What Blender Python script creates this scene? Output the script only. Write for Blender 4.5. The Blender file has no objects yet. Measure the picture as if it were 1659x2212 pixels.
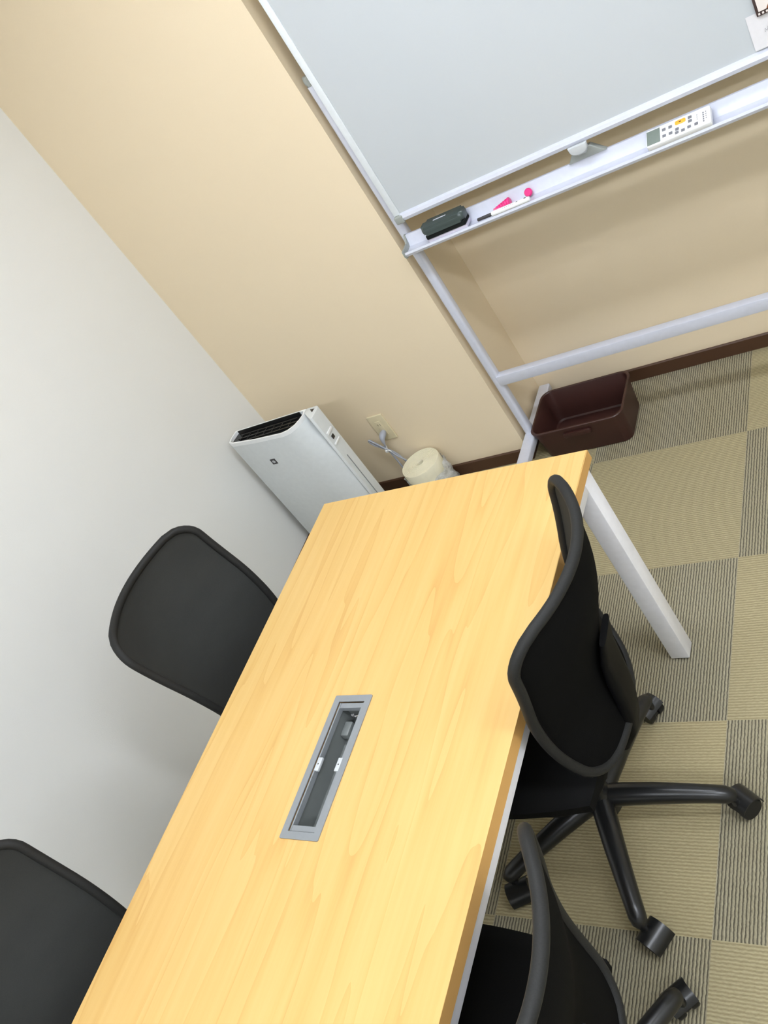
import bpy, bmesh, math, random
from mathutils import Vector, Matrix

random.seed(7)
S = bpy.context.scene
C = S.collection
PI = math.pi

# ------------------------------------------------------------------ camera
cam_d = bpy.data.cameras.new('camera')
cam = bpy.data.objects.new('camera', cam_d)
C.objects.link(cam)
S.camera = cam
FPX = 1922.54
cam_d.sensor_fit = 'VERTICAL'
cam_d.sensor_height = 32.0
cam_d.lens = FPX / 2212.0 * 32.0
cam_d.clip_start = 0.02
cam.location = (2.3517, -2.2563, 1.8619)
Ra, Rb, Rc = 0.7631, 1.0080, -0.6783
cam.matrix_world = (Matrix.Translation(cam.location) @ Matrix.Rotation(Ra, 4, 'Z')
                    @ Matrix.Rotation(Rb, 4, 'X') @ Matrix.Rotation(Rc, 4, 'Z'))

# ------------------------------------------------------------------ world + exposure
w = bpy.data.worlds.new('world'); S.world = w; w.use_nodes = True
w.node_tree.nodes['Background'].inputs[0].default_value = (0.8, 0.85, 0.9, 1)
w.node_tree.nodes['Background'].inputs[1].default_value = 0.05
S.view_settings.view_transform = 'Standard'
S.view_settings.look = 'None'
S.view_settings.gamma = 1.0
S.view_settings.use_curve_mapping = False
S.view_settings.exposure = -0.12
CEIL = 2.55
# ceiling fittings: x, y, length along x, width along y
LIGHTS = [(1.6, -0.98, 1.4, 0.15), (2.95, -1.80, 1.2, 0.19), (1.9, -3.25, 2.4, 0.18)]
LAMP_POWER = 45.0

# ------------------------------------------------------------------ material helpers
class NT:
    def __init__(s, name, rough=0.6, spec=0.5, metal=0.0):
        s.m = bpy.data.materials.new(name); s.m.use_nodes = True
        s.t = s.m.node_tree; s.b = s.t.nodes['Principled BSDF']
        s.b.inputs['Roughness'].default_value = rough
        s.b.inputs['Specular IOR Level'].default_value = spec
        s.b.inputs['Metallic'].default_value = metal
    def n(s, kind, **kw):
        nd = s.t.nodes.new(kind)
        for k, v in kw.items(): setattr(nd, k, v)
        return nd
    def l(s, a, b): s.t.links.new(a, b)
    def val(s, sock, v):
        if isinstance(v, (int, float)): sock.default_value = v
        elif isinstance(v, tuple): sock.default_value = v
        else: s.l(v, sock)
    def math(s, op, a, b=0.0, c=0.0):
        nd = s.n('ShaderNodeMath', operation=op)
        s.val(nd.inputs[0], a); s.val(nd.inputs[1], b); s.val(nd.inputs[2], c)
        return nd.outputs[0]
    def mix(s, f, a, b):
        nd = s.n('ShaderNodeMix', data_type='RGBA')
        s.val(nd.inputs[0], f)
        s.val(nd.inputs[6], a if not (isinstance(a, tuple) and len(a) == 3) else a + (1,))
        s.val(nd.inputs[7], b if not (isinstance(b, tuple) and len(b) == 3) else b + (1,))
        return nd.outputs[2]
    def coord(s, scale=(1, 1, 1), kind='Object', loc=(0, 0, 0), rot=(0, 0, 0)):
        tc = s.n('ShaderNodeTexCoord'); mp = s.n('ShaderNodeMapping')
        mp.inputs['Scale'].default_value = scale
        mp.inputs['Location'].default_value = loc
        mp.inputs['Rotation'].default_value = rot
        s.l(tc.outputs[kind], mp.inputs[0]); return mp.outputs[0]
    def noise(s, vec, scale=5.0, detail=3.0, rough=0.5, dist=0.0):
        nd = s.n('ShaderNodeTexNoise')
        s.l(vec, nd.inputs['Vector']); nd.inputs['Scale'].default_value = scale
        nd.inputs['Detail'].default_value = detail; nd.inputs['Roughness'].default_value = rough
        nd.inputs['Distortion'].default_value = dist
        return nd.outputs['Fac']
    def ramp(s, f, stops):
        nd = s.n('ShaderNodeValToRGB'); s.l(f, nd.inputs[0])
        els = nd.color_ramp.elements
        while len(els) < len(stops): els.new(0.5)
        for e, (p, c) in zip(els, stops):
            e.position = p; e.color = c + (1,) if len(c) == 3 else c
        return nd.outputs[0]
    def bump(s, h, strength=0.2, dist=0.002):
        nd = s.n('ShaderNodeBump'); nd.inputs['Strength'].default_value = strength
        nd.inputs['Distance'].default_value = dist
        s.l(h, nd.inputs['Height']); s.l(nd.outputs[0], s.b.inputs['Normal'])
    def color(s, c):
        s.val(s.b.inputs['Base Color'], c + (1,) if isinstance(c, tuple) and len(c) == 3 else c)

def srgb(r, g, b):
    f = lambda v: (v / 255 / 12.92) if v / 255 <= 0.04045 else ((v / 255 + 0.055) / 1.055) ** 2.4
    return (f(r), f(g), f(b))

def plain(name, rgb, rough=0.5, spec=0.5, metal=0.0, nscale=60.0, amt=0.06, bump=0.0):
    t = NT(name, rough, spec, metal)
    v = t.coord()
    f = t.noise(v, nscale, 3)
    lo = tuple(c * (1 - amt) for c in rgb); hi = tuple(min(1, c * (1 + amt)) for c in rgb)
    t.color(t.mix(f, lo, hi))
    if bump: t.bump(f, bump, 0.001)
    return t.m

def wall_mat(name, rgb, bump=0.25):
    t = NT(name, 0.75, 0.25)
    v = t.coord()
    big = t.noise(v, 1.3, 2)
    fine = t.noise(v, 260, 3, 0.7)
    f = t.math('ADD', t.math('MULTIPLY', big, 0.5), t.math('MULTIPLY', fine, 0.5))
    t.color(t.mix(f, tuple(c * 0.975 for c in rgb), tuple(min(1, c * 1.02) for c in rgb)))
    t.bump(fine, bump, 0.0012)
    return t.m

def carpet_mat():
    t = NT('carpet_tiles', 0.95, 0.1)
    tc = t.n('ShaderNodeTexCoord'); sp = t.n('ShaderNodeSeparateXYZ'); t.l(tc.outputs['Object'], sp.inputs[0])
    X, Y = sp.outputs[0], sp.outputs[1]
    GX, GY, T = 1.6892, -0.1014, 0.5
    u = t.math('DIVIDE', t.math('SUBTRACT', X, GX - 20 * T), T)
    v = t.math('DIVIDE', t.math('SUBTRACT', Y, GY - 20 * T), T)
    fu, fv = t.math('FRACT', u), t.math('FRACT', v)
    iu, iv = t.math('FLOOR', u), t.math('FLOOR', v)
    par = t.math('MODULO', t.math('ADD', iu, iv), 2.0)      # 0 / 1 checker; tile left-below V1: iu 19, iv 19 -> 0
    N = 66
    vecn = t.coord((1, 1, 1))
    wob = t.math('MULTIPLY', t.math('SUBTRACT', t.noise(vecn, 90, 2), 0.5), 0.5)
    def stripe(f):
        return t.math('ABSOLUTE', t.math('SUBTRACT', t.math('MULTIPLY', t.math('FRACT', t.math('ADD', t.math('MULTIPLY', f, N), wob)), 2.0), 1.0))
    sx = stripe(fu)    # lines running along y
    sy = stripe(fv)    # lines running along x
    yarn1 = t.noise(t.coord((1, 0.25, 1)), 420, 2, 0.7)
    yarn2 = t.noise(t.coord((0.25, 1, 1)), 420, 2, 0.7)
    # random tone per tile
    cmb = t.n('ShaderNodeCombineXYZ'); t.l(iu, cmb.inputs[0]); t.l(iv, cmb.inputs[1])
    wn = t.n('ShaderNodeTexWhiteNoise', noise_dimensions='3D'); t.l(cmb.outputs[0], wn.inputs['Vector'])
    rnd = wn.outputs['Value']
    # broad tone bands across a tile (space dyed yarn)
    bandv = t.n('ShaderNodeCombineXYZ'); t.l(t.math('MULTIPLY', fu, 3.0), bandv.inputs[0]); t.l(t.math('MULTIPLY', rnd, 40.0), bandv.inputs[1])
    band = t.noise(bandv.outputs[0], 1.5, 2)
    lightA = t.mix(band, srgb(174, 168, 146), srgb(166, 156, 124))
    darkA = t.mix(band, srgb(62, 61, 62), srgb(68, 61, 47))
    fA = t.math('MULTIPLY', t.math('SMOOTH_MIN', t.math('MULTIPLY', sx, 1.7), 1.0, 0.3), t.math('ADD', t.math('MULTIPLY', yarn1, 0.9), 0.45))
    colA = t.mix(t.math('MINIMUM', fA, 1.0), darkA, lightA)
    lightB = t.mix(rnd, srgb(186, 174, 136), srgb(176, 166, 134))
    darkB = t.mix(rnd, srgb(128, 114, 82), srgb(118, 108, 80))
    fB = t.math('MULTIPLY', t.math('ADD', t.math('MULTIPLY', sy, 0.7), 0.4), t.math('ADD', t.math('MULTIPLY', yarn2, 1.1), 0.35))
    colB = t.mix(t.math('MINIMUM', fB, 1.0), darkB, lightB)
    t.color(t.mix(par, colB, colA))
    h = t.mix(par, sy, sx)
    t.bump(h, 0.5, 0.003)
    return t.m

def wood_mat():
    t = NT('maple_laminate', 0.38, 0.4)
    # cathedral figure: contour lines of a noise field stretched along the board length
    vec = t.coord((4.2, 0.32, 1.0), rot=(0, 0, 0.035))
    field = t.noise(vec, 2.2, 2.5, 0.45, 0.2)
    rings = t.math('FRACT', t.math('MULTIPLY', field, 9.0))
    rings = t.math('POWER', rings, 3.0)
    fibre = t.noise(t.coord((22, 0.7, 1), rot=(0, 0, 0.03)), 4.0, 4, 0.62)
    wide = t.noise(t.coord((3.0, 0.35, 1)), 3.0, 2)
    f = t.math('ADD', t.math('MULTIPLY', rings, 0.22), t.math('ADD', t.math('MULTIPLY', fibre, 0.42), t.math('MULTIPLY', wide, 0.25)))
    col = t.ramp(f, [(0.15, srgb(213, 180, 117)), (0.45, srgb(205, 167, 101)), (0.8, srgb(188, 142, 78))])
    t.color(col)
    t.bump(fibre, 0.05, 0.0005)
    return t.m

def mesh_fabric(name, rgb, spec=0.25):
    t = NT(name, 0.8, spec)
    v = t.coord()
    a = t.noise(v, 700, 2, 0.7)
    b = t.noise(t.coord((1, 1, 2.2), rot=(0.4, 0, 0)), 6, 3)
    f = t.math('ADD', t.math('MULTIPLY', a, 0.5), t.math('MULTIPLY', b, 0.5))
    t.color(t.mix(f, tuple(c * 0.6 for c in rgb), tuple(c * 1.5 for c in rgb)))
    t.bump(a, 0.4, 0.001)
    return t.m

def emis(name, rgb, s):
    t = NT(name)
    f = t.noise(t.coord(), 3, 1)
    t.color(t.mix(f, tuple(c * 0.99 for c in rgb), rgb))
    t.b.inputs['Emission Color'].default_value = rgb + (1,)
    t.b.inputs['Emission Strength'].default_value = s
    return t.m

M = {}
M['wall_white'] = wall_mat('white_wallpaper', srgb(226, 226, 222))
M['wall_beige'] = wall_mat('beige_wallpaper', srgb(228, 211, 181))
M['ceiling'] = wall_mat('ceiling_board', srgb(235, 235, 232))
M['carpet'] = carpet_mat()
M['base'] = plain('dark_brown_vinyl', srgb(78, 52, 34), 0.5)
M['wood'] = wood_mat()
M['wood_edge'] = plain('table_edge_band', srgb(208, 160, 92), 0.45, nscale=30)
M['white_metal'] = plain('white_painted_steel', srgb(243, 243, 248), 0.35, 0.5)
M['cool_alu'] = plain('satin_aluminium', srgb(208, 211, 223), 0.32, 0.6, 0.12)
M['grey_plastic'] = plain('grey_plastic', srgb(150, 154, 148), 0.45)
M['board'] = plain('whiteboard_enamel', srgb(188, 193, 196), 0.33, 0.5, amt=0.01, nscale=4)
M['board_edge'] = plain('whiteboard_edge', srgb(218, 223, 226), 0.3)
M['black_plastic'] = plain('black_plastic', (0.009, 0.009, 0.009), 0.42, 0.3)
M['black_gloss'] = plain('black_nylon', (0.010, 0.010, 0.010), 0.3, 0.5)
M['bracket'] = plain('matt_black_bracket', (0.004, 0.004, 0.0042), 0.6, 0.08)
M['rim_rubber'] = plain('black_frame_texture', (0.018, 0.018, 0.017), 0.6, 0.2, nscale=600, amt=0.4)
M['chair_mesh'] = mesh_fabric('chair_back_mesh', (0.026, 0.027, 0.025))
M['back_shade'] = mesh_fabric('chair_back_mesh_shaded', (0.005, 0.005, 0.005), 0.04)  # rear of the backrest mesh, its downward-facing shade put into the colour
M['seat_fabric'] = mesh_fabric('seat_fabric', (0.006, 0.006, 0.006), 0.06)
M['gro'] = plain('grey_anodised', srgb(138, 142, 145), 0.4, 0.5, 0.2)
M['gro_light'] = plain('pale_grey_clip', srgb(190, 194, 196), 0.4)
M['gro_dark'] = plain('dark_grey_tray', srgb(112, 116, 114), 0.5, 0.5, 0.1)
M['white_plastic'] = plain('white_plastic', srgb(232, 234, 234), 0.3)
M['pur_grey'] = plain('pale_grey_panel', srgb(208, 212, 212), 0.35)
M['dark'] = plain('black_louvre', (0.008, 0.008, 0.008), 0.35)
M['brown'] = plain('brown_polypropylene', srgb(58, 31, 26), 0.42, 0.5)
M['ivory'] = plain('ivory_plastic', srgb(214, 202, 168), 0.45)
M['cord'] = plain('grey_cord_plastic', srgb(158, 162, 172), 0.45)
M['cream'] = plain('cream_foam', srgb(226, 220, 194), 0.8, 0.2)
M['pink'] = plain('hot_pink_plastic', srgb(226, 50, 125), 0.35)
M['pink_pale'] = plain('pale_pink_plastic', srgb(225, 110, 150), 0.4)
M['eraser'] = plain('dark_slate_plastic', srgb(66, 77, 75), 0.35)
M['eraser_pad'] = plain('black_felt', (0.012, 0.014, 0.013), 0.9, 0.1)
M['eraser_light'] = plain('pale_felt', srgb(196, 192, 206), 0.9, 0.1)
M['lcd'] = plain('lcd_grey', srgb(120, 130, 122), 0.25)
M['orange'] = plain('orange_button', srgb(245, 180, 60), 0.4)
M['print_grey'] = plain('grey_print', srgb(120, 120, 125), 0.6)
M['print_dark'] = plain('dark_print', srgb(60, 58, 60), 0.6)
M['paper'] = plain('white_paper', srgb(216, 214, 216), 0.85, 0.1)
M['film'] = plain('film_border_print', srgb(62, 46, 44), 0.5)
M['film_white'] = plain('film_picture_pale', srgb(225, 216, 210), 0.5)
M['film_brown'] = plain('film_picture_brown', srgb(125, 66, 30), 0.5)
M['chrome'] = plain('steel_bolt', srgb(190, 190, 190), 0.25, 0.5, 0.9)
M['lamp'] = emis('lamp_diffuser', (0.865, 0.915, 1.0), LAMP_POWER * 1.04)

def bag_mat():
    t = NT('clear_film_bag', 0.12, 0.6)
    f = t.noise(t.coord(), 40, 4, 0.6, 1.0)
    t.color(t.mix(f, (0.72, 0.76, 0.8), (0.92, 0.94, 0.96)))
    t.bump(f, 1.0, 0.01)
    t.b.inputs['Alpha'].default_value = 1.0
    t.l(t.math('ADD', t.math('MULTIPLY', f, 0.9), 0.1), t.b.inputs['Alpha'])
    return t.m
M['bag'] = bag_mat()

# ------------------------------------------------------------------ mesh helpers
class MB:
    def __init__(s): s.bm = bmesh.new()
    def box(s, x0, x1, y0, y1, z0, z1, bev=0.0, seg=2, mat=0, m=None):
        vs = [Vector((x, y, z)) for x in (x0, x1) for y in (y0, y1) for z in (z0, z1)]
        bv = [s.bm.verts.new(v) for v in vs]
        idx = [(0, 1, 3, 2), (4, 6, 7, 5), (0, 4, 5, 1), (2, 3, 7, 6), (0, 2, 6, 4), (1, 5, 7, 3)]
        fs = [s.bm.faces.new([bv[i] for i in f]) for f in idx]
        for f in fs: f.material_index = mat
        if bev > 0:
            es = list({e for f in fs for e in f.edges})
            r = bmesh.ops.bevel(s.bm, geom=es, offset=bev, segments=seg, affect='EDGES', profile=0.5)
            bv = list({v for f in r['faces'] for v in f.verts} | {v for v in bv if v.is_valid})
        if m is not None:
            bmesh.ops.transform(s.bm, matrix=m, verts=[v for v in bv if v.is_valid])
        return bv
    def prism(s, pts, axis, a, b, mat=0, bev=0.0, seg=2):
        """pts 2-D outline (ccw), extruded along axis from a to b."""
        def mk(p, c):
            return {'x': (c, p[0], p[1]), 'y': (p[0], c, p[1]), 'z': (p[0], p[1], c)}[axis]
        A = [s.bm.verts.new(mk(p, a)) for p in pts]; B = [s.bm.verts.new(mk(p, b)) for p in pts]
        fs = [s.bm.faces.new(A[::-1]), s.bm.faces.new(B)]
        n = len(pts)
        for i in range(n): fs.append(s.bm.faces.new([A[i], A[(i + 1) % n], B[(i + 1) % n], B[i]]))
        for f in fs: f.material_index = mat
        if bev > 0:
            es = list(set(fs[0].edges) | set(fs[1].edges))
            bmesh.ops.bevel(s.bm, geom=es, offset=bev, segments=seg, affect='EDGES', profile=0.5)
    def tube(s, pts, rad, n=12, cap=True, flat=1.0, closed=False, up=(0, 0, 1)):
        pts = [Vector(p) for p in pts]
        if not isinstance(rad, (list, tuple)): rad = [rad] * len(pts)
        rings = []
        prev = None
        N = len(pts)
        for i, p in enumerate(pts):
            if closed: d = pts[(i + 1) % N] - pts[i - 1]
            elif i == 0: d = pts[1] - p
            elif i == N - 1: d = p - pts[i - 1]
            else: d = (pts[i + 1] - p).normalized() + (p - pts[i - 1]).normalized()
            d.normalize()
            if prev is None:
                a = Vector(up) - d * Vector(up).dot(d)
                if a.length < 1e-3: a = Vector((1, 0, 0)) - d * d.x
            else: a = prev - d * prev.dot(d)
            a.normalize(); prev = a
            b = d.cross(a)
            rings.append([s.bm.verts.new(p + a * math.cos(t) * rad[i] * flat + b * math.sin(t) * rad[i])
                          for t in [2 * PI * k / n for k in range(n)]])
        R = range(N if closed else N - 1)
        for i in R:
            A, B = rings[i], rings[(i + 1) % N]
            for k in range(n): s.bm.faces.new([A[k], A[(k + 1) % n], B[(k + 1) % n], B[k]])
        if cap and not closed:
            s.bm.faces.new(rings[0][::-1]); s.bm.faces.new(rings[-1])
    def lathe(s, prof, c=(0, 0, 0), n=24, m=None):
        rings = []
        allv = []
        for (r, z) in prof:
            ring = [s.bm.verts.new((c[0] + r * math.cos(2 * PI * k / n), c[1] + r * math.sin(2 * PI * k / n), c[2] + z)) for k in range(n)]
            rings.append(ring); allv += ring
        for A, B in zip(rings, rings[1:]):
            for k in range(n): s.bm.faces.new([A[k], A[(k + 1) % n], B[(k + 1) % n], B[k]])
        s.bm.faces.new(rings[0][::-1]); s.bm.faces.new(rings[-1])
        if m is not None: bmesh.ops.transform(s.bm, matrix=m, verts=allv)
    def build(s, name, mats, parent=None, loc=(0, 0, 0), ang=35, rot=None):
        me = bpy.data.meshes.new(name)
        bmesh.ops.recalc_face_normals(s.bm, faces=s.bm.faces)
        s.bm.to_mesh(me); s.bm.free()
        if not isinstance(mats, (list, tuple)): mats = [mats]
        for m in mats: me.materials.append(m)
        me.shade_smooth(); me.set_sharp_from_angle(angle=math.radians(ang))
        o = bpy.data.objects.new(name, me); C.objects.link(o)
        o.location = loc
        if rot: o.rotation_euler = rot
        if parent: o.parent = parent
        return o

def tag(o, label, cat, group=None):
    o['label'] = label; o['category'] = cat
    if group: o['group'] = group
    return o
def thing(name, label, cat, loc, rz=0.0, group=None):
    o = bpy.data.objects.new(name, None); C.objects.link(o)
    o.location = loc; o.rotation_euler = (0, 0, rz); o.empty_display_size = 0.1
    return tag(o, label, cat, group)
def struct(o): o['kind'] = 'structure'; return o
def copy_tree(o, parent=None):
    c = o.copy(); C.objects.link(c); c.parent = parent
    for ch in list(o.children):
        copy_tree(ch, c)
    return c
def rrect(x0, x1, y0, y1, r, n=6):
    out = []
    for cx, cy, a0 in ((x1 - r, y1 - r, 0), (x0 + r, y1 - r, 90), (x0 + r, y0 + r, 180), (x1 - r, y0 + r, 270)):
        for k in range(n + 1):
            a = math.radians(a0 + 90 * k / n); out.append((cx + r * math.cos(a), cy + r * math.sin(a)))
    return out

# ================================================================== SETTING
XE, D = 0.941, 0.298          # wall jog: edge x, recess depth
RX, FY = 3.7, -4.7            # right wall, front wall
b = MB(); b.box(-0.2, RX + 0.2, FY - 0.2, D + 0.2, -0.1, 0.0); struct(b.build('floor', M['carpet']))
b = MB(); b.box(-0.2, RX + 0.2, FY - 0.2, D + 0.2, CEIL, CEIL + 0.1); struct(b.build('ceiling', M['ceiling']))
b = MB(); b.box(-0.12, 0, FY, D + 0.12, 0, CEIL); struct(b.build('wall_left', M['wall_white']))
b = MB(); b.box(RX, RX + 0.12, FY, D + 0.12, 0, CEIL); struct(b.build('wall_right', M['wall_white']))
b = MB(); b.box(-0.12, RX + 0.12, FY - 0.12, FY, 0, CEIL); struct(b.build('wall_front', M['wall_white']))
b = MB(); b.prism([(0, D + 0.12), (0, 0), (XE, 0), (XE, D), (RX, D), (RX, D + 0.12)], 'z', 0, CEIL)
struct(b.build('wall_back', M['wall_beige']))
BH, BT = 0.052, 0.007
def base_profile(b, axis, a, c, face, sgn):
    """vinyl skirting with a small rounded top; face = coordinate of the wall, sgn = direction into the room"""
    p = [(face, 0), (face + sgn * BT, 0), (face + sgn * BT, BH - 0.004), (face + sgn * BT * 0.5, BH), (face, BH)]
    b.prism(p, axis, a, c)
b = MB(); base_profile(b, 'y', FY, 0.0, 0.0, 1)
struct(b.build('baseboard_left', M['base']))
b = MB()
base_profile(b, 'x', BT, XE + BT, 0.0, -1)
base_profile(b, 'x', XE + BT, RX, D, -1)
p = [(XE, 0), (XE + BT, 0), (XE + BT, BH - 0.004), (XE + BT * 0.5, BH), (XE, BH)]
b.prism(p, 'y', 0.0, D - BT)
struct(b.build('baseboard_back', M['base']))

# ceiling light fittings
for i, (lx, ly, L, Wd) in enumerate(LIGHTS):
    nm = ['nearest the whiteboard', 'above the middle of the table', 'farthest from the whiteboard'][i]
    t = thing('ceiling_light', 'long white ceiling light fitting ' + nm, 'light', (lx, ly, CEIL - 0.05), 0, 'ceiling light fittings')
    b = MB(); b.box(-L / 2 - 0.02, L / 2 + 0.02, -Wd / 2 - 0.02, Wd / 2 + 0.02, 0.012, 0.05, 0.004)
    b.build('housing', M['white_metal'], t)
    b = MB(); b.box(-L / 2, L / 2, -Wd / 2, Wd / 2, 0.0, 0.0118, 0.003)
    b.build('diffuser', M['lamp'], t)

# ================================================================== MEETING TABLE
TX, TY, TA = 0.8475, -0.8423, -0.0245
TW, TL, TH = 0.756, 1.80, 0.70
tbl = thing('meeting_table', 'maple-topped meeting table with white steel legs and a grey cable hatch', 'table', (TX, TY, 0), TA)
# local frame: x 0..TW across, y 0..-TL towards the viewer
gx0, gx1, gy0, gy1 = 0.322, 0.417, -0.905, -0.603     # hatch outer frame
b = MB()
hx0, hx1, hy0, hy1 = gx0 + 0.008, gx1 - 0.008, gy0 + 0.008, gy1 - 0.008
zt, zb = TH, TH - 0.028
xs = [0, hx0, hx1, TW]; ys = [-TL, hy0, hy1, 0]
top = {}; bot = {}
for i, x in enumerate(xs):
    for j, y in enumerate(ys):
        top[i, j] = b.bm.verts.new((x, y, zt)); bot[i, j] = b.bm.verts.new((x, y, zb))
for i in range(3):
    for j in range(3):
        if (i, j) == (1, 1): continue
        b.bm.faces.new([top[i, j], top[i + 1, j], top[i + 1, j + 1], top[i, j + 1]])
        b.bm.faces.new([bot[i, j], bot[i, j + 1], bot[i + 1, j + 1], bot[i + 1, j]])
def side(a, c):
    f = b.bm.faces.new([top[a], top[c], bot[c], bot[a]]); f.material_index = 1; return f
outer = []
for k in range(3):
    outer += [side((k, 0), (k + 1, 0)), side((k, 3), (k + 1, 3)), side((0, k), (0, k + 1)), side((3, k), (3, k + 1))]
for a, c in (((1, 1), (2, 1)), ((1, 2), (2, 2)), ((1, 1), (1, 2)), ((2, 1), (2, 2))): side(a, c)
es = list({e for f in outer for e in f.edges if any(g not in outer for g in e.link_faces)}) 
bmesh.ops.bevel(b.bm, geom=es, offset=0.0015, segments=2, affect='EDGES')
b.build('tabletop', [M['wood'], M['wood_edge']], tbl)
RI = 0.013
b = MB()
rz0, rz1 = zb - 0.040, zb
b.box(RI, RI + 0.022, -TL + 0.06, -0.06, rz0, rz1, 0.002)
b.box(TW - RI - 0.022, TW - RI, -TL + 0.06, -0.06, rz0, rz1, 0.002)
b.box(RI + 0.03, TW - RI - 0.03, -0.06, -0.035, rz0, rz1, 0.002)
b.box(RI + 0.03, TW - RI - 0.03, -TL + 0.035, -TL + 0.06, rz0, rz1, 0.002)
b.build('frame', M['white_metal'], tbl)
for lx in (RI, TW - RI - 0.048):
    for ly in (-RI - 0.048, -TL + RI):
        b = MB(); b.box(lx, lx + 0.048, ly, ly + 0.048, 0.006, zb, 0.0025, 2)
        lg = b.build('leg', M['white_metal'], tbl)
        b = MB(); b.box(lx + 0.004, lx + 0.044, ly + 0.004, ly + 0.044, 0.0, 0.006, 0.001, 1)
        b.build('foot_pad', M['black_plastic'], lg)
# cable hatch
fr = 0.0145
b = MB()
zr = TH + 0.0022
o_ = rrect(gx0, gx1, gy0, gy1, 0.003, 3); i_ = rrect(gx0 + fr, gx1 - fr, gy0 + fr, gy1 - fr, 0.001, 3)
def ringface(b, o, i, z0, z1):
    n = len(o)
    O0 = [b.bm.verts.new((p[0], p[1], z0)) for p in o]; O1 = [b.bm.verts.new((p[0], p[1], z1)) for p in o]
    I0 = [b.bm.verts.new((p[0], p[1], z0)) for p in i]; I1 = [b.bm.verts.new((p[0], p[1], z1)) for p in i]
    for k in range(n):
        q = (k + 1) % n
        b.bm.faces.new([O1[k], O1[q], I1[q], I1[k]]); b.bm.faces.new([O0[k], O1[k], O1[q], O0[q]][::-1])
        b.bm.faces.new([I0[k], I0[q], I1[q], I1[k]]); b.bm.faces.new([O0[k], O0[q], I0[q], I0[k]][::-1])
ringface(b, o_, i_, TH + 0.0002, zr)
hf = b.build('cable_hatch_frame', M['gro'], tbl)
# inner lip: a second, slightly lower ring with a dark gap between
b = MB()
ax0, ax1, ay0, ay1 = gx0 + fr + 0.0018, gx1 - fr - 0.0018, gy0 + fr + 0.0018, gy1 - fr - 0.0018
b.box(ax0, ax0 + 0.0035, ay0, ay1, TH - 0.012, TH - 0.0005)
b.box(ax1 - 0.0035, ax1, ay0, ay1, TH - 0.012, TH - 0.0005)
b.box(ax0, ax1, ay0, ay0 + 0.011, TH - 0.012, TH - 0.0012)
b.box(ax0, ax1, ay1 - 0.011, ay1, TH - 0.012, TH - 0.0012)
b.build('inner_lip', M['gro'], hf)
for sx in (0, 1):
    ym = (gy0 + gy1) / 2
    b = MB()
    cx = ax0 + 0.0002 if sx == 0 else ax1 - 0.0112
    b.box(cx, cx + 0.011, ym - 0.014, ym + 0.014, TH - 0.006, TH - 0.0002, 0.001)
    cl = b.build('hinge_clip', M['gro_light'], hf)
    b = MB(); b.lathe([(0.0014, 0), (0.0014, 0.0004)], (cx + 0.0055, ym, TH - 0.0003), 10); b.build('screw_hole', M['dark'], cl)
b = MB()   # U-shaped cable tray below
tz = TH - 0.055
b.box(ax0 - 0.001, ax0, ay0, ay1, tz, TH - 0.012)
b.box(ax1, ax1 + 0.001, ay0, ay1, tz, TH - 0.012)
b.box(ax0, ax1, ay0, ay1, tz - 0.001, tz)
b.box(ax0, ax1, ay0 - 0.001, ay0, tz, TH - 0.012)
b.box(ax0, ax1, ay1, ay1 + 0.001, tz, TH - 0.012)
b.box(ax0 + 0.0002, ax0 + 0.02, ay1 - 0.055, ay1 - 0.022, TH - 0.048, TH - 0.032, 0.003)
tr = b.build('cable_tray', M['gro_dark'], tbl)
b = MB(); b.tube([(ax0 + 0.022, ay1 - 0.014, TH - 0.022), (ax0 + 0.034, ay1 - 0.018, TH - 0.022), (ax0 + 0.05, ay1 - 0.012, TH - 0.024)], 0.003, 8)
b.lathe([(0.003, 0), (0.003, 0.004)], (ax0 + 0.03, ay1 - 0.018, TH - 0.02), 8)
b.lathe([(0.003, 0), (0.003, 0.004)], (ax0 + 0.052, ay1 - 0.018, TH - 0.02), 8)
b.build('bolt', M['chrome'], tr)

# ================================================================== OFFICE CHAIRS (forward = +x)
def interp(tab, z):
    for (z0, v0), (z1, v1) in zip(tab, tab[1:]):
        if z0 <= z <= z1:
            t = (z - z0) / (z1 - z0); t = t
            return v0 + (v1 - v0) * t
    return tab[0][1] if z < tab[0][0] else tab[-1][1]
ZT, ZB = 0.913, 0.46
B_ = [(0.46, 0.205), (0.55, 0.205), (0.60, 0.208), (0.65, 0.222), (0.70, 0.240), (0.75, 0.262), (0.80, 0.284), (0.85, 0.293), (0.913, 0.298)]
SG = [(0.46, 0.035), (0.55, 0.055), (0.65, 0.074), (0.75, 0.094), (0.85, 0.096), (0.913, 0.084)]
WD = [(0.46, 0.150), (0.55, 0.173), (0.70, 0.191), (0.80, 0.200), (0.913, 0.207)]
_interp = interp
def interp(tab, z): return sum(_interp(tab, z + d) for d in (-0.045, -0.03, -0.015, 0, 0.015, 0.03, 0.045)) / 7
def halfw(z):
    w_ = interp(WD, z)
    r = 0.056
    if z > ZT - r: w_ -= r - math.sqrt(max(0, r * r - (z - ZT + r) ** 2))
    rb = 0.06
    if z < ZB + rb: w_ -= rb - math.sqrt(max(0, rb * rb - (ZB + rb - z) ** 2))
    return w_
def back_pt(u, z, off=0.0):
    wfull = interp(WD, z); y = halfw(z) * u; uu = y / wfull
    return Vector((-interp(B_, z) + interp(SG, z) * uu * uu + off, y, z))
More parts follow.
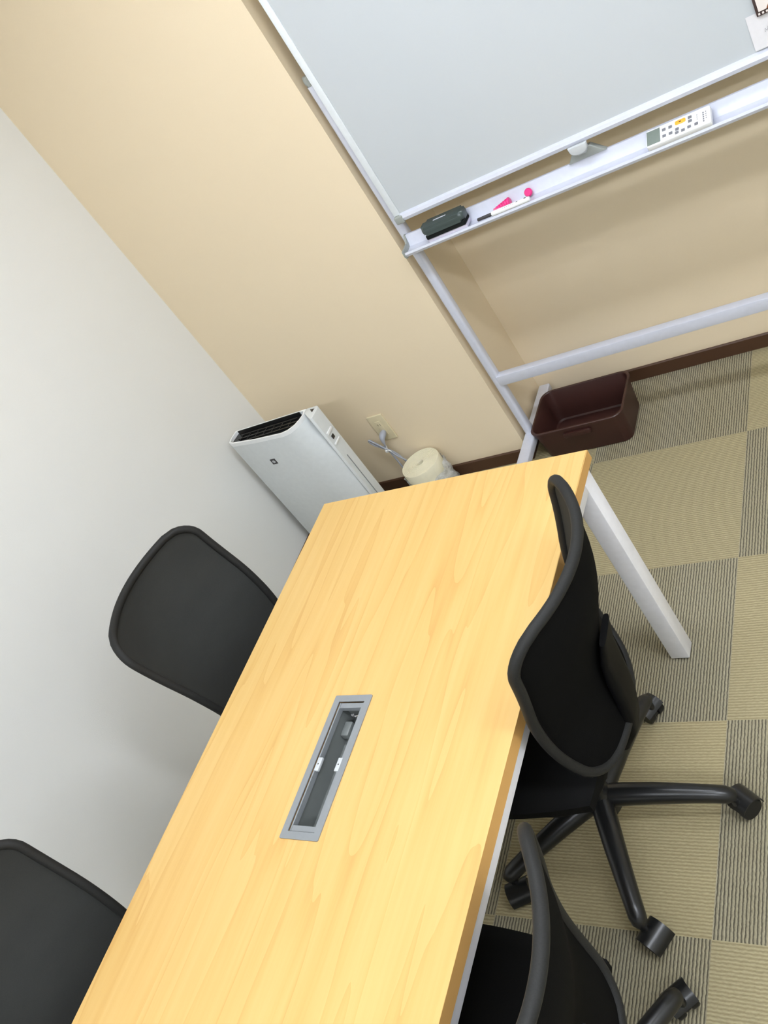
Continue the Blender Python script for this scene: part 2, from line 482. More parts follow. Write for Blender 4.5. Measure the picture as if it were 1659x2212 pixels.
def make_chair():
    t = bpy.data.objects.new('office_chair', None); C.objects.link(t)
    # star base: five arms, each with caster
    arm_ang = [9.4 - 180 - 6 + 72 * k for k in range(5)]
    b = MB(); b.lathe([(0.034, 0.075), (0.038, 0.08), (0.038, 0.125), (0.030, 0.14), (0.027, 0.15), (0.027, 0.23), (0.022, 0.232), (0.014, 0.235), (0.014, 0.36)], n=28)
    b.build('gas_column', M['black_gloss'], t)
    for a in arm_ang:
        a = math.radians(a); ca, sa = math.cos(a), math.sin(a)
        P = lambda r, z: (r * ca, r * sa, z)
        b = MB()
        b.tube([P(0.02, 0.118), P(0.06, 0.117), P(0.12, 0.112), P(0.2, 0.100), P(0.245, 0.091), P(0.265, 0.086), P(0.275, 0.079), P(0.277, 0.068)],
               [0.026, 0.0255, 0.024, 0.021, 0.0195, 0.019, 0.017, 0.011], 16)
        arm = b.build('base_arm', M['black_gloss'], t, ang=60)
        # caster: two wheels and a hood, swivelled a little
        sw = a + 0.9 + 0.5 * math.sin(a * 3)
        cx, cy = 0.277 * ca, 0.277 * sa
        m = Matrix.Translation((cx, cy, 0)) @ Matrix.Rotation(sw, 4, 'Z')
        b = MB()
        for yy in (-0.0165, 0.0165):
            b.lathe([(0.012, -0.009), (0.024, -0.009), (0.026, -0.006), (0.026, 0.006), (0.024, 0.009), (0.012, 0.009)],
                    n=24, m=m @ Matrix.Translation((0.014, yy, 0.026)) @ Matrix.Rotation(PI / 2, 4, 'X'))
        cs = b.build('caster', M['black_plastic'], t)
        b = MB()
        pr = []
        for k in range(11):
            an = math.radians(-5 + 160 * k / 10)
            pr.append((0.014 + 0.030 * math.cos(an), 0.026 + 0.030 * math.sin(an)))
        for k in range(10, -1, -1):
            an = math.radians(-5 + 160 * k / 10)
            pr.append((0.014 + 0.0275 * math.cos(an), 0.026 + 0.0275 * math.sin(an)))
        b.prism(pr, 'y', -0.028, 0.028)
        b.box(-0.003, 0.031, -0.006, 0.006, 0.012, 0.045)
        b.lathe([(0.009, 0.045), (0.009, 0.072)], (0, 0, 0), 14)
        bmesh.ops.transform(b.bm, matrix=m, verts=b.bm.verts)
        b.build('caster_hood', M['black_gloss'], cs)
    # mechanism + seat
    b = MB(); b.box(-0.13, 0.11, -0.075, 0.075, 0.355, 0.392, 0.012, 3)
    b.build('seat_mechanism', M['black_plastic'], t)
    b = MB(); b.prism(rrect(-0.145, 0.275, -0.19, 0.19, 0.08, 8), 'z', 0.392, 0.412, bev=0.006)
    b.build('seat_pan', M['bracket'], t)
    b = MB()
    N = 20
    def seat_pt(i, j):
        u = -1 + 2 * i / N; v = -1 + 2 * j / N
        # map square to rounded square
        k = 0.28
        x = u * math.sqrt(1 - k * v * v * 0.55); y = v * math.sqrt(1 - k * u * u * 0.55)
        X = 0.065 + x * 0.222; Y = y * 0.207
        e = max(abs(u), abs(v))
        z = 0.468 - 0.030 * e ** 7 + 0.004 * math.cos(v * PI) * (1 - u * u) - 0.014 * max(0, u) ** 3
        return (X, Y, z)
    g = [[b.bm.verts.new(seat_pt(i, j)) for j in range(N + 1)] for i in range(N + 1)]
    g2 = [[b.bm.verts.new((seat_pt(i, j)[0] * 0.985, seat_pt(i, j)[1] * 0.985, 0.411)) for j in range(N + 1)] for i in range(N + 1)]
    for i in range(N):
        for j in range(N):
            b.bm.faces.new([g[i][j], g[i + 1][j], g[i + 1][j + 1], g[i][j + 1]])
            b.bm.faces.new([g2[i][j], g2[i][j + 1], g2[i + 1][j + 1], g2[i + 1][j]])
    per = [(i, 0) for i in range(N)] + [(N, j) for j in range(N)] + [(i, N) for i in range(N, 0, -1)] + [(0, j) for j in range(N, 0, -1)]
    for k in range(len(per)):
        (a, c), (d, e) = per[k], per[(k + 1) % len(per)]
        b.bm.faces.new([g[a][c], g[d][e], g2[d][e], g2[a][c]])
    b.build('seat', M['seat_fabric'], t, ang=50)
    # back: mesh panel + frame
    b = MB()
    NU, NV = 24, 34
    zs = []
    for j in range(NV + 1):
        v = j / NV; v = 0.5 - 0.5 * math.cos(PI * v) * (0.75) - 0.0
        zs.append(ZB + (ZT - ZB) * ((j / NV) * 0.35 + (0.5 - 0.5 * math.cos(PI * j / NV)) * 0.65))
    F = [[b.bm.verts.new(back_pt(-1 + 2 * i / NU, z)) for i in range(NU + 1)] for z in zs]
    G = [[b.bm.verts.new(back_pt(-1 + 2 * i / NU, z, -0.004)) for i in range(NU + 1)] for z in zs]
    for j in range(NV):
        for i in range(NU):
            b.bm.faces.new([F[j][i], F[j][i + 1], F[j + 1][i + 1], F[j + 1][i]])
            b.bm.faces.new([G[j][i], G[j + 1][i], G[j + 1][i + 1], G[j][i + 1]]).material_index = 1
    for j in range(NV):
        b.bm.faces.new([F[j][0], F[j + 1][0], G[j + 1][0], G[j][0]]); b.bm.faces.new([F[j][NU], G[j][NU], G[j + 1][NU], F[j + 1][NU]])
    for i in range(NU):
        b.bm.faces.new([F[0][i], G[0][i], G[0][i + 1], F[0][i + 1]]); b.bm.faces.new([F[NV][i], F[NV][i + 1], G[NV][i + 1], G[NV][i]])
    b.build('backrest', [M['chair_mesh'], M['back_shade']], t, ang=60)
    b = MB()
    path = [back_pt(-1, z, -0.002) for z in zs] + [back_pt(-1 + 2 * i / NU, ZT, -0.002) for i in range(1, NU)] \
         + [back_pt(1, z, -0.002) for z in zs[::-1]] + [back_pt(1 - 2 * i / NU, ZB, -0.002) for i in range(1, NU)]
    b.tube(path, 0.0100, 12, closed=True, up=(-1, 0, 0))
    b.build('back_frame', M['rim_rubber'], t, ang=70)
    # spine: wide curved bracket from below the seat up the back
    b = MB()
    sp = [(-0.06, 0.368, 0.042, 0.014), (-0.12, 0.366, 0.042, 0.016), (-0.165, 0.380, 0.041, 0.017), (-0.192, 0.42, 0.040, 0.016), (-0.208, 0.47, 0.040, 0.013),
          (-0.219, 0.52, 0.040, 0.012), (-0.226, 0.58, 0.040, 0.012), (-0.236, 0.64, 0.040, 0.009), (-0.256, 0.70, 0.036, 0.006)]
    prev = None; rings = []
    for k, (x, z, hw, th) in enumerate(sp):
        a = Vector((sp[min(k + 1, len(sp) - 1)][0] - sp[max(k - 1, 0)][0], 0, sp[min(k + 1, len(sp) - 1)][1] - sp[max(k - 1, 0)][1])).normalized()
        nrm = Vector((-a.z, 0, a.x))
        ring = []
        for q in range(16):
            tt = 2 * PI * q / 16
            cy = math.copysign(abs(math.cos(tt)) ** 0.5, math.cos(tt)) * hw; cn = math.copysign(abs(math.sin(tt)) ** 0.6, math.sin(tt)) * th
            ring.append(b.bm.verts.new(Vector((x, cy, z)) + nrm * cn))
        rings.append(ring)
    for A, B in zip(rings, rings[1:]):
        for q in range(16): b.bm.faces.new([A[q], A[(q + 1) % 16], B[(q + 1) % 16], B[q]])
    b.bm.faces.new(rings[0]); b.bm.faces.new(rings[-1][::-1])
    b.build('back_bracket', M['bracket'], t, ang=50)
    return t
CG = 'office chairs around the meeting table'
chairs = [
    (1.462, -1.358, PI + 0.036, 'black mesh office chair seen from behind beside the white table leg', 0),
    (1.530, -1.985, PI - 0.07, 'black mesh office chair on the carpet side, cut off by the photo\'s bottom edge', -9),
    (0.851, -1.227, 0.083, 'black mesh office chair by the white wall, nearer the air purifier', 25),
    (0.851, -2.062, 0.083, 'black mesh office chair by the white wall, in the lower left corner', 10),
]
proto = make_chair()
for i, (x, y, r, lab, turn) in enumerate(chairs):
    c = proto if i == 0 else copy_tree(proto)
    c.location = (x, y, 0); c.rotation_euler = (0, 0, r)
    tag(c, lab, 'chair', CG)
    for ch in c.children:      # each base stands turned its own way
        if ch.name.startswith(('base_arm', 'caster')): ch.rotation_euler = (0, 0, math.radians(turn))

# ================================================================== WHITEBOARD ON STAND
wb = thing('whiteboard', 'large white mobile whiteboard on a steel stand with a long pen tray', 'whiteboard', (1.885, 0.0, 0))
X0, X1 = 0.994 - 1.885, 2.785 - 1.885
b = MB(); b.box(X0 + 0.022, X1 - 0.022, -0.016, 0.012, 1.02, 1.91)
b.build('board_surface', M['board'], wb)
def rail(b, x0, x1, z0, z1, r=0.011):
    b.prism([(-0.024, z0), (0.014, z0), (0.014, z1), (-0.020, z1)][:0] or [(-0.016, z0), (0.014, z0), (0.016, z0 + 0.004), (0.016, z1 - 0.004), (0.014, z1), (-0.016, z1), (-0.024, z1 - 0.004), (-0.027, (z0 + z1) / 2), (-0.024, z0 + 0.004)], 'x', x0, x1)
b = MB(); rail(b, X0 + 0.02, X1 - 0.02, 1.0, 1.026); b.build('bottom_rail', M['cool_alu'], wb, ang=25)
b = MB(); rail(b, X0 + 0.02, X1 - 0.02, 1.905, 1.927); b.build('top_rail', M['cool_alu'], wb, ang=25)
for xx in (X0, X1 - 0.022):
    b = MB(); b.box(xx, xx + 0.0215, -0.0185, 0.014, 1.0225, 1.9045, 0.002)
    b.build('side_rail', M['board_edge'], wb)
    for zz in (1.0, 1.905):
        b = MB(); b.box(xx - 0.001, xx + 0.028, -0.0285, 0.017, zz - 0.001, zz + 0.0225, 0.004, 3); b.build('corner_cap', M['grey_plastic'], wb)
# posts, feet
for side_ in (0, 1):
    px = (0.962 - 1.885) if side_ == 0 else (2.775 - 1.885)
    b = MB(); b.prism(rrect(px, px + 0.03, 0.002, 0.034, 0.010, 5), 'z', 0.10, 1.44)
    b.build('post', M['cool_alu'], wb, ang=30)
    b = MB(); b.prism(rrect(px - 0.001, px + 0.031, 0.001, 0.035, 0.011, 5), 'z', 1.4405, 1.468, bev=0.010, seg=4)
    b.box(px + 0.01, px + 0.05, 0.014, 0.026, 1.447, 1.459)
    b.build('pivot_cap', M['grey_plastic'], wb, ang=30)
    b = MB(); b.box(px - 0.004, px + 0.040, -0.25, 0.272, 0.078, 0.108, 0.006, 3)
    ft = b.build('foot_bar', M['cool_alu'], wb)
    for yy in (-0.225, 0.245):
        m = Matrix.Translation((px + 0.018, yy, 0.0))
        b = MB()
        b.lathe([(0.012, 0.068), (0.012, 0.078)], (px + 0.018, yy, 0), 14)
        b.box(px + 0.018 - 0.016, px + 0.018 - 0.013, yy - 0.012, yy + 0.02, 0.02, 0.066)
        b.box(px + 0.018 + 0.013, px + 0.018 + 0.016, yy - 0.012, yy + 0.02, 0.02, 0.066)
        b.box(px + 0.018 - 0.016, px + 0.018 + 0.016, yy - 0.012, yy + 0.02, 0.063, 0.068)
        for q in (1,):
            b.lathe([(0.010, -0.010), (0.023, -0.010), (0.026, -0.007), (0.026, 0.007), (0.023, 0.010), (0.010, 0.010)], n=20,
                    m=m @ Matrix.Translation((0, 0.004, 0.026)) @ Matrix.Rotation(PI / 2, 4, 'Y'))
        b.build('caster', M['black_plastic'], wb)
b = MB(); b.box(0.985 - 1.885, 2.775 - 1.885, -0.002, 0.028, 0.335, 0.375, 0.003, 2)
b.build('cross_bar', M['cool_alu'], wb)
# pen tray (profile in y,z)
b = MB()
prof = [(0.001, 0.914), (0.001, 0.954), (-0.006, 0.954), (-0.008, 0.944), (-0.011, 0.930), (-0.017, 0.921), (-0.045, 0.918), (-0.052, 0.921), (-0.056, 0.925), (-0.062, 0.926), (-0.064, 0.920), (-0.060, 0.912), (-0.04, 0.909)]
b.prism(prof[::-1], 'x', 0.985 - 1.885, 2.785 - 1.885)
tray = b.build('pen_tray', M['cool_alu'], wb, ang=30)
for xx in (0.979 - 1.885, 2.785 - 1.885):
    b = MB(); b.prism([(0.001, 0.907), (0.001, 0.956), (-0.009, 0.956), (-0.022, 0.935), (-0.065, 0.933), (-0.066, 0.916), (-0.060, 0.907)][::-1], 'x', xx, xx + 0.006, bev=0.001)
    b.build('tray_end_cap', M['grey_plastic'], wb)
# latch under the board's bottom rail
b = MB()
cx = 1.572 - 1.885
b.prism([(cx - 0.05, 0.955), (cx + 0.055, 0.955), (cx + 0.045, 0.962), (cx + 0.02, 0.985), (cx - 0.025, 0.985), (cx - 0.035, 0.975)][::-1], 'y', -0.014, 0.004, bev=0.002)
lt = b.build('latch_bracket', M['grey_plastic'], wb)
b = MB()
pts = [(cx - 0.028, 1.006), (cx + 0.024, 1.006)] + [(cx - 0.002 + 0.026 * math.cos(a), 0.998 - 0.018 * math.sin(a)) for a in [PI * k / 8 for k in range(1, 8)]]
b.prism(pts, 'y', -0.040, -0.028, bev=0.003, seg=3)
b.box(cx - 0.012, cx + 0.012, -0.031, -0.012, 0.976, 0.994, 0.002)
b.build('latch_knob', M['gro_light'], wb)

# ================================================================== THINGS IN THE TRAY / ON THE BOARD
# eraser
t = thing('whiteboard_eraser', 'dark grey whiteboard eraser lying in the left end of the pen tray', 'eraser', (1.138, -0.0365, 0.9225), 0.0)
b = MB(); b.box(-0.066, 0.066, -0.021, 0.020, 0.0, 0.012, 0.003); b.build('felt_pad', M['eraser_light'], t)
b = MB(); b.box(-0.066, 0.066, -0.024, 0.022, 0.0122, 0.026, 0.003); b.build('felt_band', M['eraser_pad'], t)
b = MB()
b.prism(rrect(-0.070, 0.070, -0.027, 0.023, 0.012, 5), 'z', 0.0262, 0.052, bev=0.011, seg=4)
bd = b.build('grip', M['eraser'], t)
b = MB(); b.box(-0.030, 0.012, -0.002, 0.004, 0.0521, 0.0526); b.build('printed_mark', M['cool_alu'], bd)
# pink magnets
def magnet(loc, r, h, rot, label, grp, mat=None):
    b = MB(); b.lathe([(r * 0.80, 0), (r * 0.95, h * 0.12), (r, h * 0.3), (r, h * 0.6), (r * 0.93, h * 0.82), (r * 0.78, h), (r * 0.4, h * 1.0)], n=28)
    o = b.build('round_magnet', mat or M['pink'], None, loc, rot=rot)
    return tag(o, label, 'magnet', grp)
o = magnet((1.393, -0.0185, 0.9325), 0.0115, 0.010, (math.radians(62), 0, 0), 'single round pink magnet lying apart from the pink stack in the tray', None)
k0 = (1.268, -0.030, 0.9145)
for k in range(7):
    r = 0.0068 + 0.0011 * k
    magnet((1.284 + 0.0078 * k, -0.030, 0.9200 + r), r, 0.0076, (0, PI / 2, 0.0),
           'pink disc magnet in the tapering stack lying in the pen tray', 'pink magnets stacked in the tray', M['pink_pale'] if k == 0 else None)
# marker
t = thing('marker_pen', 'white marker pen with a grey cap lying along the front of the tray', 'pen', (1.333, -0.0575, 0.9322), 0.0)
rot = (0, PI / 2, 0)
m = Matrix.Rotation(PI / 2, 4, 'Y')
b = MB(); b.lathe([(0.004, -0.048), (0.0068, -0.046), (0.0072, -0.02), (0.0072, 0.064), (0.006, 0.070), (0.004, 0.071)], n=18, m=m); b.build('barrel', M['white_plastic'], t)
b = MB(); b.lathe([(0.003, -0.093), (0.0045, -0.092), (0.005, -0.0485)], n=18, m=m); b.build('cap', M['print_dark'], t)
b = MB()
for k in range(6): b.box(-0.01 + 0.006 * k, -0.007 + 0.006 * k, -0.0052, -0.0042, 0.0057, 0.0062)
b.box(0.032, 0.037, -0.0035, -0.0015, 0.0064, 0.0072)
b.box(0.056, 0.062, -0.003, 0.000, 0.0068, 0.0078)
b.build('printed_mark', M['print_dark'], t)
# remote
t = thing('air_conditioner_remote', 'white remote control with a grey display and orange button in the tray', 'remote control', (1.812, -0.038, 0.9345), 0.03)
t.rotation_euler = (math.radians(24), 0, 0.0)
b = MB(); b.prism(rrect(-0.079, 0.079, -0.026, 0.026, 0.005, 4), 'z', 0.0, 0.016, bev=0.0025, seg=2); b.build('case', M['white_plastic'], t)
b = MB(); b.box(-0.077, -0.044, -0.021, 0.021, 0.0161, 0.0166); b.build('display', M['lcd'], t)
b = MB(); b.prism(rrect(-0.006, 0.020, 0.006, 0.018, 0.004, 4), 'z', 0.0161, 0.0176, bev=0.0006); ob = b.build('power_button', M['orange'], t)
b = MB(); b.box(0.004, 0.009, 0.010, 0.014, 0.01765, 0.0178); b.build('printed_mark', M['film_brown'], ob)
btn = [(-0.034, 0.009), (-0.018, 0.009), (-0.034, -0.010), (-0.018, -0.010), (-0.002, -0.006), (-0.003, -0.016), (0.012, -0.016), (0.030, 0.013), (0.030, 0.002), (0.027, -0.014), (0.044, -0.014)]
for k, (bx, by) in enumerate(btn):
    b = MB(); b.prism(rrect(bx - 0.0045, bx + 0.0045, by - 0.0042, by + 0.0042, 0.001, 2), 'z', 0.0161, 0.0169, bev=0.0003, seg=1)
    b.build('button', M['print_grey'], t)
b = MB()
for j, (x_, n_, s_) in enumerate([(0.046, 3, 0.0018), (0.060, 5, 0.0034), (0.067, 4, 0.0022)]):
    for k in range(n_): b.box(x_, x_ + s_, 0.012 - k * 0.0062 - s_ * 1.2, 0.012 - k * 0.0062, 0.0161, 0.01635)
b.build('printed_mark', M['print_grey'], t)
# note + film magnet on the board
nt = thing('paper_note', 'white paper note on the right part of the whiteboard', 'note', (2.085, -0.0175, 1.075))
b = MB()
g = {}
for i in range(9):
    for j in range(9):
        x = -0.068 + 0.136 * i / 8; z = -0.045 + 0.078 * j / 8
        y = -0.0008 - 0.004 * (1 - j / 8) ** 2 * (0.4 + i / 8) - 0.0006 * math.sin(i * 1.3)
        g[i, j] = b.bm.verts.new((x, y, z)); g[i, j, 1] = b.bm.verts.new((x, y + 0.0003, z))
for i in range(8):
    for j in range(8):
        b.bm.faces.new([g[i, j], g[i + 1, j], g[i + 1, j + 1], g[i, j + 1]]); b.bm.faces.new([g[i, j, 1], g[i, j + 1, 1], g[i + 1, j + 1, 1], g[i + 1, j, 1]])
b.build('sheet', M['paper'], nt)
b = MB()
sx_ = -0.038
for k, (dx, dz) in enumerate([(0, 0), (0.006, 0.002), (0.011, -0.001), (0.016, 0.001)]):
    b.tube([(sx_ + dx, -0.0052, -0.012 + dz), (sx_ + dx + 0.002, -0.0052, -0.004 + dz), (sx_ + dx + 0.004, -0.0052, -0.010 + dz)], 0.0005, 5)
b.build('handwriting', M['print_grey'], nt)
b = MB()
for k in range(3):
    b.tube([(-0.008 + 0.004 * k, -0.004, 0.020 - 0.006 * k), (-0.002 + 0.004 * k, -0.004, 0.023 - 0.006 * k)], 0.0005, 5)
b.build('handwriting', M['print_grey'], nt)
fm = thing('photo_magnet', 'film-strip shaped photo magnet holding up the paper note', 'magnet', (2.083, -0.0225, 1.127))
b = MB(); b.box(-0.042, 0.042, -0.004, 0.0, -0.026, 0.026, 0.001); b.build('border', M['film'], fm)
b = MB(); b.box(-0.036, 0.036, -0.0045, -0.0041, -0.0165, 0.0165); pc = b.build('picture', M['film_white'], fm)
b = MB(); b.prism([(-0.020, -0.0165), (0.036, -0.0165), (0.036, 0.0165), (0.004, 0.0165)], 'y', -0.0050, -0.0046); b.build('picture_shape', M['film_brown'], pc)
for zz in (-0.0215, 0.0215):
    b = MB()
    for k in range(10): b.box(-0.038 + 0.008 * k, -0.034 + 0.008 * k, -0.0045, -0.0041, zz - 0.0022, zz + 0.0022)
    b.build('perforation_row', M['film_white'], fm)

# ================================================================== AIR PURIFIER
ap = thing('air_purifier', 'tall white air purifier with open black top louvre in the room corner', 'air purifier', (0, 0, 0))
out = [(0.052, -0.197), (0.050, -0.24), (0.055, -0.262), (0.072, -0.272), (0.20, -0.292), (0.34, -0.304), (0.375, -0.299), (0.41, -0.287), (0.438, -0.270), (0.455, -0.245), (0.458, -0.215), (0.445, -0.195)]
outT = [(0.052, -0.197), (0.050, -0.24), (0.055, -0.262), (0.072, -0.272), (0.20, -0.291), (0.335, -0.303), (0.366, -0.296), (0.388, -0.276), (0.399, -0.250), (0.403, -0.228), (0.403, -0.212), (0.400, -0.197)]
zt_ = 0.60
b = MB()
LV = [(0.018, out), (0.40, out), (0.50, [((a[0] * 0.7 + c[0] * 0.3), (a[1] * 0.7 + c[1] * 0.3)) for a, c in zip(out, outT)]), (0.585, outT)]
RG = [[b.bm.verts.new((p[0], p[1], z)) for p in o] for z, o in LV]
for A, B in zip(RG, RG[1:]):
    for k in range(len(A)): b.bm.faces.new([A[k], A[(k + 1) % len(A)], B[(k + 1) % len(B)], B[k]])
b.bm.faces.new(RG[0][::-1]); b.bm.faces.new(RG[-1])
b.box(0.085, 0.30, -0.196, -0.085, 0.05, 0.46, 0.02, 3)
body = b.build('body', M['pur_grey'], ap, ang=40)
b = MB(); b.prism([(0.3995, -0.196), (0.450, -0.196), (0.459, -0.204), (0.4605, -0.22), (0.458, -0.262), (0.452, -0.268), (0.4045, -0.222)], 'z', 0.018, 0.600, bev=0.002)
b.build('side_column', M['pur_grey'], ap, ang=40)
b = MB()
inn = [(0.060, -0.204), (0.056, -0.24), (0.061, -0.257), (0.076, -0.2655), (0.20, -0.285), (0.333, -0.297), (0.361, -0.290), (0.382, -0.272), (0.393, -0.249), (0.397, -0.228), (0.396, -0.214), (0.390, -0.204)]
out = outT; n = len(out)
O0 = [b.bm.verts.new((p[0], p[1], 0.5852)) for p in out]; O1 = [b.bm.verts.new((p[0], p[1], zt_)) for p in out]
I0 = [b.bm.verts.new((p[0], p[1], 0.5852)) for p in inn]; I1 = [b.bm.verts.new((p[0], p[1], zt_)) for p in inn]
for k in range(n):
    q = (k + 1) % n
    b.bm.faces.new([O1[k], O1[q], I1[q], I1[k]]); b.bm.faces.new([O0[k], O0[q], O1[q], O1[k]])
    b.bm.faces.new([I0[k], I1[k], I1[q], I0[q]]); b.bm.faces.new([O0[k], I0[k], I0[q], O0[q]])
b.build('top_rim', M['white_plastic'], ap, ang=50)
b = MB(); b.prism([(p[0], p[1]) for p in inn], 'z', 0.5852, 0.588); vt = b.build('outlet_grille', M['dark'], ap)
b = MB()
for k in range(3): b.box(0.09, 0.37, -0.268 + 0.02 * k, -0.264 + 0.02 * k, 0.5885, 0.5945)
for k in range(7): b.box(0.10 + 0.04 * k, 0.103 + 0.04 * k, -0.268, -0.222, 0.5885, 0.5935)
b.build('louvre', M['dark'], vt)
b = MB(); b.prism([(-0.2105, 0.5885), (-0.2065, 0.5885), (-0.2065, 0.603), (-0.2090, 0.603)], 'x', 0.072, 0.376); b.build('louvre_flap', M['dark'], ap)
b = MB(); b.prism([(0.425, -0.209), (0.446, -0.211), (0.444, -0.230)], 'z', 0.6001, 0.6008); b.build('handle_opening', M['dark'], ap)
# logo plate on the front
def fy(x): return -0.272 + (x - 0.072) * (-0.292 + 0.272) / (0.128) if x < 0.2 else -0.292 + (x - 0.2) * (-0.012) / 0.14
lx = 0.207
b = MB(); yy = fy(lx) - 0.0012
b.box(lx - 0.012, lx + 0.012, yy, yy + 0.0025, 0.478, 0.502); lg = b.build('emblem_plate', M['print_dark'], ap)
b = MB()
for k in range(6):
    a = PI / 3 * k
    b.lathe([(0.0022, 0), (0.0022, 0.0004)], n=10, m=Matrix.Translation((lx + 0.0047 * math.cos(a), yy - 0.0004, 0.490 + 0.0047 * math.sin(a))) @ Matrix.Rotation(PI / 2, 4, 'X') )
b.lathe([(0.0022, 0), (0.0022, 0.0004)], n=10, m=Matrix.Translation((lx, yy - 0.0004, 0.490)) @ Matrix.Rotation(PI / 2, 4, 'X'))
b.build('emblem', M['gro_light'], lg)
# side details
for z0, z1 in ((0.508, 0.518), (0.462, 0.468)):
    b = MB(); b.box(0.4580, 0.4640, -0.256, -0.218, z0, z1, 0.001); b.build('side_grip', M['white_plastic'], ap)
b = MB(); b.box(0.4600, 0.4618, -0.246, -0.232, 0.482, 0.496); b.build('sensor_hole', M['dark'], ap)
b = MB(); b.box(0.4590, 0.4612, -0.2425, -0.2400, 0.02, 0.40); b.build('panel_seam', M['gro'], ap)
b = MB(); b.prism([(0.07 + 0, -0.26), (0.42, -0.27), (0.43, -0.21), (0.07, -0.205)], 'z', 0.0, 0.018); b.build('base_plate', M['gro'], ap)

# ================================================================== OUTLET, PLUG, CORD
t = thing('wall_outlet', 'ivory wall outlet on the beige wall beside the air purifier', 'outlet', (0.463, 0, 0.307))
b = MB(); b.box(-0.035, 0.035, -0.008, -0.0002, -0.06, 0.06, 0.003, 3); pl = b.build('cover_plate', M['ivory'], t)
b = MB(); b.box(-0.012, 0.012, -0.0105, -0.0081, -0.034, 0.034, 0.001); so = b.build('socket_insert', M['ivory'], t)
b = MB()
for dz in (0.018,):
    for dx in (-0.005, 0.004): b.box(dx, dx + 0.0016, -0.0109, -0.0106, dz - 0.004, dz + 0.004)
b.build('socket_slot', M['dark'], so)
t = thing('power_cord', 'grey power cord with plug, bundled with a tie, hanging from the wall outlet', 'power cord', (0.463, -0.011, 0.290))
b = MB(); b.tube([(0, 0, 0), (0, -0.012, 0), (0, -0.022, -0.002), (-0.001, -0.030, -0.008), (-0.002, -0.034, -0.018), (-0.004, -0.034, -0.030)], [0.010, 0.013, 0.013, 0.010, 0.007, 0.0045], 14); b.build('plug', M['cord'], t)
def smooth_path(pts, n=8):
    P = [Vector(p) for p in pts]; out = []
    for i in range(len(P) - 1):
        p0 = P[max(i - 1, 0)]; p1 = P[i]; p2 = P[i + 1]; p3 = P[min(i + 2, len(P) - 1)]
        for k in range(n):
            s_ = k / n
            out.append(0.5 * ((2 * p1) + (-p0 + p2) * s_ + (2 * p0 - 5 * p1 + 4 * p2 - p3) * s_ ** 2 + (-p0 + 3 * p1 - 3 * p2 + p3) * s_ ** 3))
    out.append(P[-1]); return out
cord_pts = [(-0.004, -0.034, -0.028), (-0.012, -0.032, -0.045), (-0.030, -0.028, -0.040), (-0.052, -0.026, -0.012), (-0.062, -0.024, -0.004), (-0.066, -0.022, -0.018), (-0.056, -0.022, -0.034),
            (-0.030, -0.022, -0.058), (-0.004, -0.022, -0.082), (0.012, -0.020, -0.120), (0.020, -0.02, -0.165), (0.010, -0.022, -0.20), (-0.002, -0.03, -0.18), (-0.006, -0.03, -0.12), (-0.010, -0.03, -0.07),
            (-0.026, -0.03, -0.05), (-0.05, -0.030, -0.028), (-0.062, -0.03, -0.008), (-0.055, -0.032, 0.0), (-0.03, -0.034, -0.03), (-0.006, -0.034, -0.065), (0.01, -0.032, -0.10), (0.03, -0.028, -0.14),
            (0.036, -0.026, -0.20), (0.01, -0.028, -0.25), (-0.06, -0.022, -0.272), (-0.12, -0.03, -0.272), (-0.17, -0.05, -0.268)]
b = MB(); b.tube(smooth_path(cord_pts), 0.0033, 10); b.build('cable', M['cord'], t, ang=70)
b = MB(); b.tube([(-0.022, -0.018, -0.054), (-0.012, -0.040, -0.064)], 0.006, 10)
b.tube(smooth_path([(-0.012, -0.038, -0.062), (-0.002, -0.040, -0.058), (0.004, -0.038, -0.068)]), 0.0018, 8); b.build('cable_tie', M['white_plastic'], t)

# ================================================================== PAPER / FOAM ROLL IN A BAG
RCX, RCY, RZ = 0.574, -0.083, 0.166
t = thing('foam_roll', 'thick coiled cream roll standing on the floor in clear wrapping, below the outlet', 'roll', (RCX, RCY, 0))
b = MB()
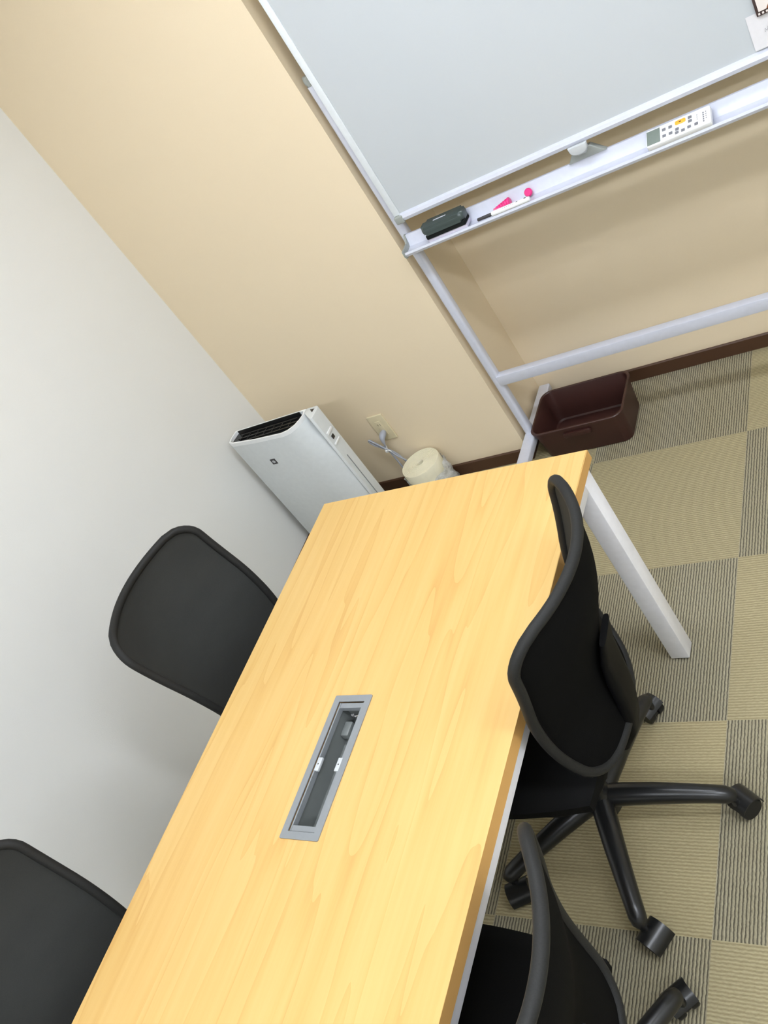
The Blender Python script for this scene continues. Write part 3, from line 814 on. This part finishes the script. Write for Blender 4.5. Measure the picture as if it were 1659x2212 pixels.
# spiral wound strip seen from the top: concentric ridges with a small open centre
prof = [(0.075, 0.0), (0.077, 0.004), (0.077, RZ - 0.003)]
r = 0.0755
while r > 0.016:
    prof += [(r, RZ), (r - 0.0035, RZ), (r - 0.0042, RZ - 0.0018)]
    r -= 0.0052
prof += [(0.015, RZ), (0.0125, RZ - 0.004), (0.0125, 0.02)]
b.lathe(prof, n=48)
b.build('coil', M['cream'], t, ang=30)
b = MB()
ring = []
NA, NZ = 56, 12
for j in range(NZ + 1):
    z = 0.001 + (0.125) * j / NZ
    row = []
    for k in range(NA):
        a = 2 * PI * k / NA
        zz = z + (0.018 * math.sin(a * 2 + 0.8) + 0.006 * math.sin(a * 7)) * j / NZ
        rr = 0.0785 - 0.004 * max(0, math.sin(a)) + 0.018 * max(0, math.cos(a)) * (1 - 0.5 * j / NZ) + 0.004 * math.sin(a * 9 + z * 60) * math.sin(j * 0.9) + 0.003 * math.sin(a * 17 + j) + 0
        row.append(b.bm.verts.new((rr * math.cos(a), rr * math.sin(a), max(0.001, zz))))
    ring.append(row)
for A, B in zip(ring, ring[1:]):
    for k in range(NA): b.bm.faces.new([A[k], A[(k + 1) % NA], B[(k + 1) % NA], B[k]])
b.build('plastic_bag', M['bag'], t, ang=80)

# ================================================================== BROWN BASKET
t = thing('storage_basket', 'shallow dark brown plastic basket on the carpet beneath the whiteboard', 'basket', (1.165, 0.074, 0), 0.0)
b = MB()
def loop(hx, hy, r, z): return [b.bm.verts.new((p[0], p[1], z)) for p in rrect(-hx, hx, -hy, hy, r, 6)]
BHt = 0.130
L = [loop(0.152, 0.096, 0.03, 0.0), loop(0.156, 0.100, 0.032, 0.004), loop(0.162, 0.113, 0.035, BHt - 0.012), loop(0.167, 0.118, 0.038, BHt - 0.011), loop(0.168, 0.119, 0.038, BHt - 0.002),
     loop(0.166, 0.117, 0.037, BHt), loop(0.161, 0.112, 0.034, BHt), loop(0.159, 0.110, 0.033, BHt - 0.003), loop(0.151, 0.096, 0.028, 0.010), loop(0.146, 0.091, 0.024, 0.005)]
b.bm.faces.new(L[0][::-1]); b.bm.faces.new(L[-1])
for A, B in zip(L, L[1:]):
    for k in range(len(A)): b.bm.faces.new([A[k], A[(k + 1) % len(A)], B[(k + 1) % len(B)], B[k]])
b.build('tub', M['brown'], t, ang=30)
b = MB(); b.prism(rrect(-0.05, 0.05, 0.088, 0.108, 0.009, 5), 'y', -0.1215, -0.112, bev=0.002); b.build('grip_tab', M['brown'], t)
